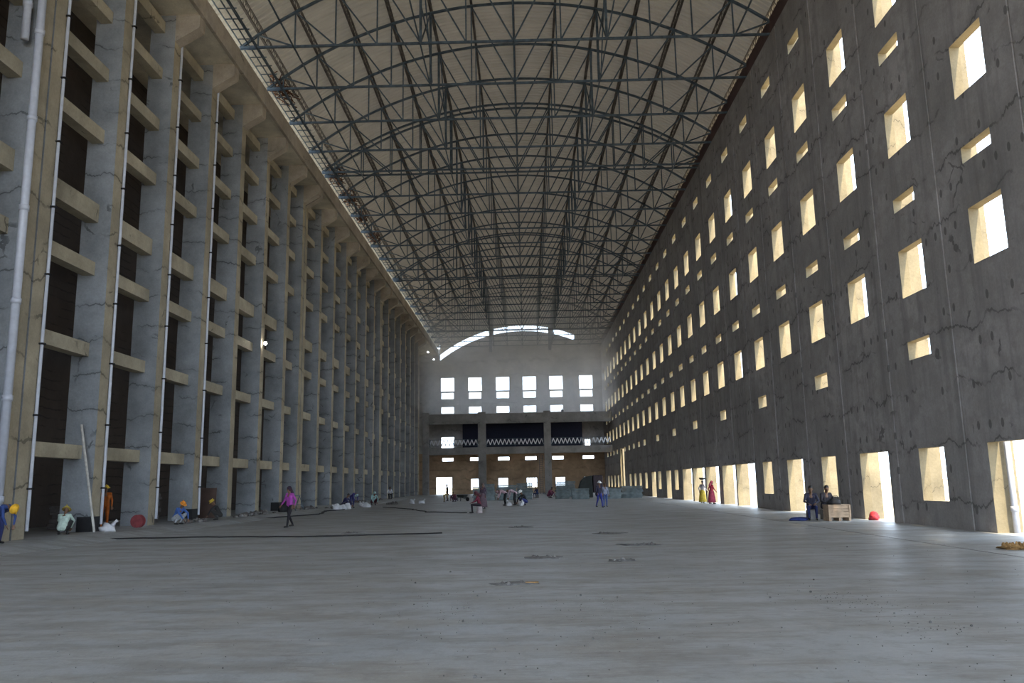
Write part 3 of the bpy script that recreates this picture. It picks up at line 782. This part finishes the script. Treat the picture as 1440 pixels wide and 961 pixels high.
# cable reel
cr2 = empty('cable_reel', (-15.72, 33.4, AP)); tag(cr2, 'small red cable reel lying against the foot of a piped column', 'reel')
for y0 in (-.12, .09):
    o = MB().lathe([(.26, 0), (.26, .03)], n=20).build('flange', plain('red_flange%d' % int(y0 * 100), (.19, .03, .035), .6), cr2); o.rotation_euler = (PI / 2, 0, 0); o.location = (0, y0 + .03, .26)
o = MB().lathe([(.13, 0), (.13, .2)], n=16).build('core', MAT['black'], cr2); o.rotation_euler = (PI / 2, 0, 0); o.location = (0, .1, .26)
# brown board
o = MB().box(-.5, .5, -.02, .02, 0, 1.55).build('brown_board', BROWN, None, False, .005); o.location = (-16.75, 43.0, AP); o.rotation_euler = (-.12, 0, .06)
tag(o, 'dark brown plywood board leaning upright between two columns', 'board')
# slab stacks in the dark bays
for i, (x, y, w, d, n, lab) in enumerate(((-18.6, 28.4, 1.5, 1.5, 8, 'rough stack of dark stone slabs in the bay beside the squatting pale green shirt'), (-18.6, 33.6, 1.3, 1.2, 7, 'rough stack of dark stone slabs behind the person in orange overalls'),
                                      (-17.6, 38.2, .9, .9, 9, 'narrow stack of dark stone slabs beside the red cable reel bay'), (-17.3, 43.6, 1.1, .7, 5, 'low stack of dark slabs behind the brown board'))):
    e = empty('slab_stack', (x, y, AP)); tag(e, lab, 'stack', None); rnd = random.Random(i); z = 0
    for j in range(n):
        h = rnd.uniform(.10, .18); a = rnd.uniform(.8, 1); q = rnd.uniform(-.08, .08)
        o = MB().box(-w / 2 * a, w / 2 * a, -d / 2 * a, d / 2 * a, z, z + h - .015).build('stone_slab', SLAB, e); o.location = (q, rnd.uniform(-.06, .06), 0); o.rotation_euler = (0, 0, rnd.uniform(-.08, .08)); z += h
# sacks
sacks = [(-15.62, 30.8, AP, 'white sack slumped at the foot of the leaning pole'), (-13.4, 60.2, 0, 'white sack behind the person in magenta, beside a twin column'), (-13.2, 61.0, 0, 'pale sack lying against the crouching bare headed person'),
         (-13.4, 67.2, 0, 'white sack standing upright, first past the stooping indigo person'), (-12.7, 65.6, 0, 'white tapered sack leaning on its neighbour beyond the stooping indigo person'), (-13.4, 58.4, 0, 'crumpled pale sack at the apron edge beside the plain columns'),
         (-1.35, 62.6, 0, 'white cement bag at the feet of the person in pale pink'), (-.45, 61.9, 0, 'white cement bag lying flat at the feet of the pink and black person'), (-10.4, 75.0, 0, 'white sack lying alone on the open floor past the colonnade'), (-9.6, 75.6, 0, 'grey white sack next to the lone white sack on the floor')]
for i, (x, y, z, lab) in enumerate(sacks):
    e = empty('sack', (x, y, z), i * .7); tag(e, lab, 'sack')
    lump('sack_body', (0, 0, 0), (.30, .22, .22 + .05 * (i % 3)), 20 + i, SACK, e, .18)
    MB().tube([(.18, 0, .22), (.26, .03, .34), (.33, .05, .40)], [.09, .045, .07], 8).build('tied_neck', SACK, e, True)
# metal trestle by the colonnade
t = empty('metal_trestle', (-15.25, 54.5, AP), PI / 2); tag(t, 'thin dark metal trestle standing between plain columns on the apron', 'trestle')
MB().bar((-1.0, 0, .95), (1.0, 0, .95), .07).build('top_bar', MAT['steel'], t)
for s_ in (-1, 1):
    for q in (-1, 1): MB().bar((s_ * .9, 0, .93), (s_ * 1.0, q * .3, 0), .04).build('leg', MAT['steel'], t)
    MB().bar((s_ * .95, -.2, .35), (s_ * .95, .2, .35), .03).build('stretcher', MAT['steel'], t)
tag(lump('black_bundle', (-15.15, 51.6, AP), (.3, .3, .5), 31, MAT['black']), 'tall black bundle at a column foot next to the trestle', 'bundle')
for i, (x, y, lab) in enumerate(((-15.1, 57.2, 'low dark rubble heap at the apron past the trestle'), (-14.5, 60.9, 'long dark rubble heap behind the crouching pair'), (-15.4, 48.0, 'low rubble heap between the brown board and the trestle'), (-15.6, 77.5, 'dark rubble heap by the far plain columns'), (-15.3, 44.4, 'scattered rubble heap right behind the squatter in black'), (-15.3, 37.6, 'scattered rubble heap past the squatter in blue shirt'), (-15.2, 69.6, 'dark rubble heap past the tapered white sacks'), (-12.2, 75.2, 'pale rubble heap beside the lone white sack'), (-15.6, 86.0, 'small dark rubble heap before the person in white shirt'))):
    z = AP if x < -14.75 else 0
    e = empty('rubble_heap', (x, y, z)); tag(e, lab, 'rubble'); rnd = random.Random(60 + i)
    for j in range(14):
        q = rnd.uniform(.08, .2)
        lump('stone', (rnd.uniform(-.35, .35), rnd.uniform(-1.4, 1.4), 0), (q, q * rnd.uniform(.7, 1.3), q * .8), 100 + i * 20 + j, SLAB if j % 3 else MAT['frame'], e, .3)
# hose and cable on the floor
rnd = random.Random(4)
def wavy(pts, n=8, amp=.12):
    out = []
    for (a, b) in zip(pts[:-1], pts[1:]):
        for i in range(n): t_ = i / n; out.append((a[0] + (b[0] - a[0]) * t_ + rnd.uniform(-amp, amp), a[1] + (b[1] - a[1]) * t_ + rnd.uniform(-amp, amp), a[2]))
    return out + [pts[-1]]
tag(MB().tube(wavy([(-14.6, 28.3, .04), (-11, 28.3, .04), (-7, 27.6, .04), (-2.9, 28.3, .04)]), .024, 6).build('black_hose', MAT['black'], None, True), 'black hose lying across the floor in front of the columns', 'hose')
tag(MB().tube(wavy([(-11, 64, .03), (-7.9, 57.1, .03), (-6.1, 50.7, .03), (-3.5, 48.4, .03)]), .03, 6).build('black_cable', MAT['black'], None, True), 'thin black cable curving across the floor to the bucket sitter', 'cable')
tag(MB().tube(wavy([(-14.2, 45, .04), (-12.5, 50, .04), (-13.6, 56, .04), (-13, 59, .04)]), .035, 6).build('black_hose', MAT['black'], None, True), 'black hose snaking along the apron edge past the trestle', 'hose')
# wheelbarrow
w = empty('wheelbarrow', (-6.4, 82.0, 0), 1.0); tag(w, 'dark wheelbarrow tipped near the bright doorway', 'wheelbarrow')
mb = MB(); mb.faces([(-.25, -.35, .35), (.25, -.35, .35), (.25, .3, .35), (-.25, .3, .35), (-.35, -.5, .65), (.35, -.5, .65), (.35, .45, .65), (-.35, .45, .65)], [(3, 2, 1, 0), (0, 1, 5, 4), (1, 2, 6, 5), (2, 3, 7, 6), (3, 0, 4, 7), (4, 5, 6, 7)])
mb.build('tray', TARP, w)
for s_ in (-1, 1): MB().bar((s_ * .22, -.6, .25), (s_ * .28, 1.0, .62), .045).build('handle', MAT['steel'], w); MB().bar((s_ * .24, .35, .4), (s_ * .26, .4, 0), .04).build('leg', MAT['steel'], w)
o = MB().lathe([(.2, -.03), (.2, .03)], n=18).build('wheel', MAT['black'], w); o.rotation_euler = (0, PI / 2, 0); o.location = (0, -.68, .2)
o = MB().tube([(-8.35, 84.2, 1.0), (-6.9, 83.2, .05)], .022, 8).build('hoe_handle', MAT['black']); o.name = 'hoe'; tag(o, 'long handled hoe held by the thin person in black', 'hoe')
# stacks of grey-green sheets and blocks at the far end
rnd = random.Random(12)
st = [(-4.3, 84, 2.2, 1.25, 'grey green sheet stack beside the left gallery pillar'), (-2.0, 84.5, 2.0, 1.4, 'tallest grey green sheet stack behind the stooping pink figures'), (-.1, 86, 1.4, .8, 'low grey green sheet stack between two taller ones'),
      (3.7, 86, 1.4, .85, 'low sheet stack right of the crimson squatter'), (5.4, 83, 1.7, 1.05, 'grey green sheet stack in front of the covered machine'), (8.3, 82, 2.0, 1.05, 'sheet stack between the covered machine and the windowed wall'), (10.6, 84, 2.1, 1.15, 'sheet stack close to the windowed wall below its small windows'), (-.2, 97, 1.8, 1.6, 'tall sheet stack behind the navy sitter'), (4.6, 98, 2.2, 1.7, 'tall sheet stack behind the ladder pillar side'), (-4.6, 99, 1.6, 1.5, 'tall sheet stack behind the gallery pillar near the wheelbarrow')]
for (x, y, wd, h, lab) in st:
    e = empty('sheet_stack', (x, y, 0)); tag(e, lab, 'stack'); z = 0
    while z < h:
        o = MB().box(-wd / 2, wd / 2, -.6, .6, z, z + .13).build('sheet', GREEN, e); o.location = (rnd.uniform(-.08, .08), rnd.uniform(-.05, .05), 0); z += .15
mc = empty('covered_machine', (7.05, 90.5, 0)); tag(mc, 'dark tarpaulin covered machine with rounded top near the far end', 'machine')
pr = [(-1.35, 0), (-1.35, 1.1), (-1.15, 1.75), (-.75, 2.2), (.1, 2.35), (.15, 0)]
n = len(pr); mb = MB(); mb.faces([(a, -.7, b) for a, b in pr] + [(a, .7, b) for a, b in pr], [tuple(reversed(range(n))), tuple(range(n, 2 * n))] + [(i, (i + 1) % n, (i + 1) % n + n, i + n) for i in range(n)])
mb.build('tarpaulin', TARP, mc, False, .06)
MB().box(.2, 1.25, -.65, .65, .5, 2.38).build('cabin', plain('plum_panel', (.045, .03, .04), .6), mc, False, .05)
for x in (-.8, .8):
    for q in (-.62, .62):
        o = MB().lathe([(.32, -.09), (.32, .09)], n=18).build('wheel', MAT['black'], mc); o.rotation_euler = (PI / 2, 0, 0); o.location = (x, q, .32)
# ladder by the gallery pillar
ld = empty('ladder', (2.3, 126.2, 0)); ld.rotation_euler = (-.06, 0, 0); tag(ld, 'tall grey ladder standing against the right gallery pillar', 'ladder')
for x in (-.25, .25): MB().box(x - .03, x + .03, -.03, .03, 0, 5.9).build('stile', MAT['steel'], ld)
for j in range(18): MB().bar((-.25, 0, .3 + .32 * j), (.25, 0, .3 + .32 * j), .035).build('rung', MAT['steel'], ld)
# grille in the second ground window of the far wall
gw = MB()
for x in (.5, .95, 1.4): gw.box(x - .04, x + .04, YE + .1, YE + .16, .9, 2.55)
gw.box(.1, 1.8, YE + .1, YE + .16, 1.68, 1.76); gw.build('window_grille', MAT['steel'], we)
# work lamps
for (x, y, z, lab) in ((XL + .02, 49.75, 10.5, 'small lit work lamp fixed to the front of a plain column'), (-15.5, 128.6, 22.6, 'lit flood lamp under the gutter end, nearer one'), (-15.45, 136.5, 22.6, 'lit flood lamp under the gutter end, next to the end wall')):
    e = empty('work_lamp', (x, y, z)); tag(e, lab, 'lamp')
    MB().box(0, .12, -.03, .03, -.02, .02).build('bracket', MAT['steel'], e)
    MB().box(.10, .28, -.12, .16, -.14, .14).build('housing', MAT['black'], e, False, .02)
    MB().ball((.19, -.16, 0), (.11, .06, .11), 12, 8).build('lens', MAT['bulb'], e, True)
    if z > 20: MB().bar((.05, 0, 0), (.05, 0, 24.0 - z), .03).build('drop_rod', MAT['steel'], e)
# rusty rebar tangles on the gutter
for i, (y, n_, lab) in enumerate(((46.2, 46, 'tangle of rusty rebar piled on the gutter between single trusses'), (60.6, 50, 'tangle of rusty rebar on the gutter just past a truss pair'), (65.6, 50, 'second rusty rebar tangle along the gutter past the truss pair'),
                                  (70.4, 50, 'dense rusty rebar tangle further along the gutter'), (76.2, 46, 'last rusty rebar tangle on the gutter before the bare stretch'))):
    rnd = random.Random(200 + i); mb = MB()
    for j in range(n_):
        c = Vector((rnd.uniform(-.2, .5), rnd.gauss(0, .9), rnd.uniform(.05, .45))); d = Vector((rnd.gauss(0, .4), rnd.gauss(0, .7), rnd.gauss(0, .4)))
        m_ = c + Vector((rnd.gauss(0, .12), rnd.gauss(0, .12), rnd.gauss(0, .12)))
        p0, p1 = c - d * .6, c + d * .6
        for p in (p0, p1): p.z = max(p.z, .02)
        mb.tube([p0, m_, p1], .03, 5)
    o = mb.build('rebar_tangle', MAT['rust']); o.location = (-14.55, y, 25.30); tag(o, lab, 'rebar')
# dust haze hanging under the roof above the gallery
hz = bpy.data.materials.new('haze'); hz.use_nodes = True; t_ = hz.node_tree; t_.nodes.remove(t_.nodes['Principled BSDF'])
vsn = t_.nodes.new('ShaderNodeVolumeScatter'); vsn.inputs['Color'].default_value = (1, .97, .95, 1); vsn.inputs['Density'].default_value = .03; vsn.inputs['Anisotropy'].default_value = .35
t_.links.new(vsn.outputs[0], [n for n in t_.nodes if n.type == 'OUTPUT_MATERIAL'][0].inputs['Volume'])
o = MB().box(XL + .1, XR - .05, 112, YE - .05, 12.8, 31).build('dust_haze', hz); o['kind'] = 'stuff'; tag(o, 'pale dust haze hanging under the roof before the end wall', 'haze')
cy_.volume_bounces = 1
# dust piles and grit on the floor
for i, (x, y, rx, ry, lab) in enumerate(((-.25, 14.05, .42, .22, 'thin dust pile with an orange scrap, nearest the open floor grit'), (.35, 18.8, .45, .3, 'grey dust pile with a stone near the floor centre'), (2.0, 17.8, .3, .25, 'small grey dust pile with stones left of the straw heap'),
                                 (2.95, 22.1, .55, .35, 'long dark dust pile with stones before the cross joint'), (2.65, 27.1, .55, .3, 'flat dark dust streak lying along the cross joint'), (-.3, 31.7, .45, .3, 'small dark dust pile just past the cross joint'), (-6.3, 29.9, .4, .25, 'dark rag like dust pile past the black hose'))):
    e = empty('dust_pile', (x, y, 0)); tag(e, lab, 'debris'); rnd = random.Random(300 + i)
    lump('dust', (0, 0, -.012), (rx, ry, .03), 320 + i, MAT['debrisdark'], e, .3)
    for j in range(6): q = rnd.uniform(.02, .05); lump('stone', (rnd.uniform(-rx, rx) * .6, rnd.uniform(-ry, ry) * .6, .01), (q, q, q * .8), 340 + i * 8 + j, SLAB if j % 2 else MAT['frame'], e, .3)
    if i == 0: MB().box(.16, .42, -.03, .05, .015, .03).build('orange_scrap', STRAW, e)
rnd = random.Random(99); mb = MB()
for j in range(900):
    y = 6.5 + 14 * rnd.random() ** 1.6; x = rnd.uniform(-.75, .75) * y
    if rnd.random() < .45: x = rnd.choice((-1.2, 1.0, 4.2, 4.5)) + rnd.gauss(0, .5); y = rnd.choice((9.5, 11, 12)) + rnd.gauss(0, .5)
    if abs(x - jx) < .06 or x > 13: continue
    q = rnd.uniform(.003, .009) * (2.4 if rnd.random() < .06 else 1)
    mb.ball((x, y, q * .6), (q, q * rnd.uniform(.7, 1.4), q * .8), 5, 3)
gr = mb.build('floor_grit', MAT['debrisdark']); gr['kind'] = 'stuff'; tag(gr, 'scattered small dark grit and pebbles on the near floor', 'grit')
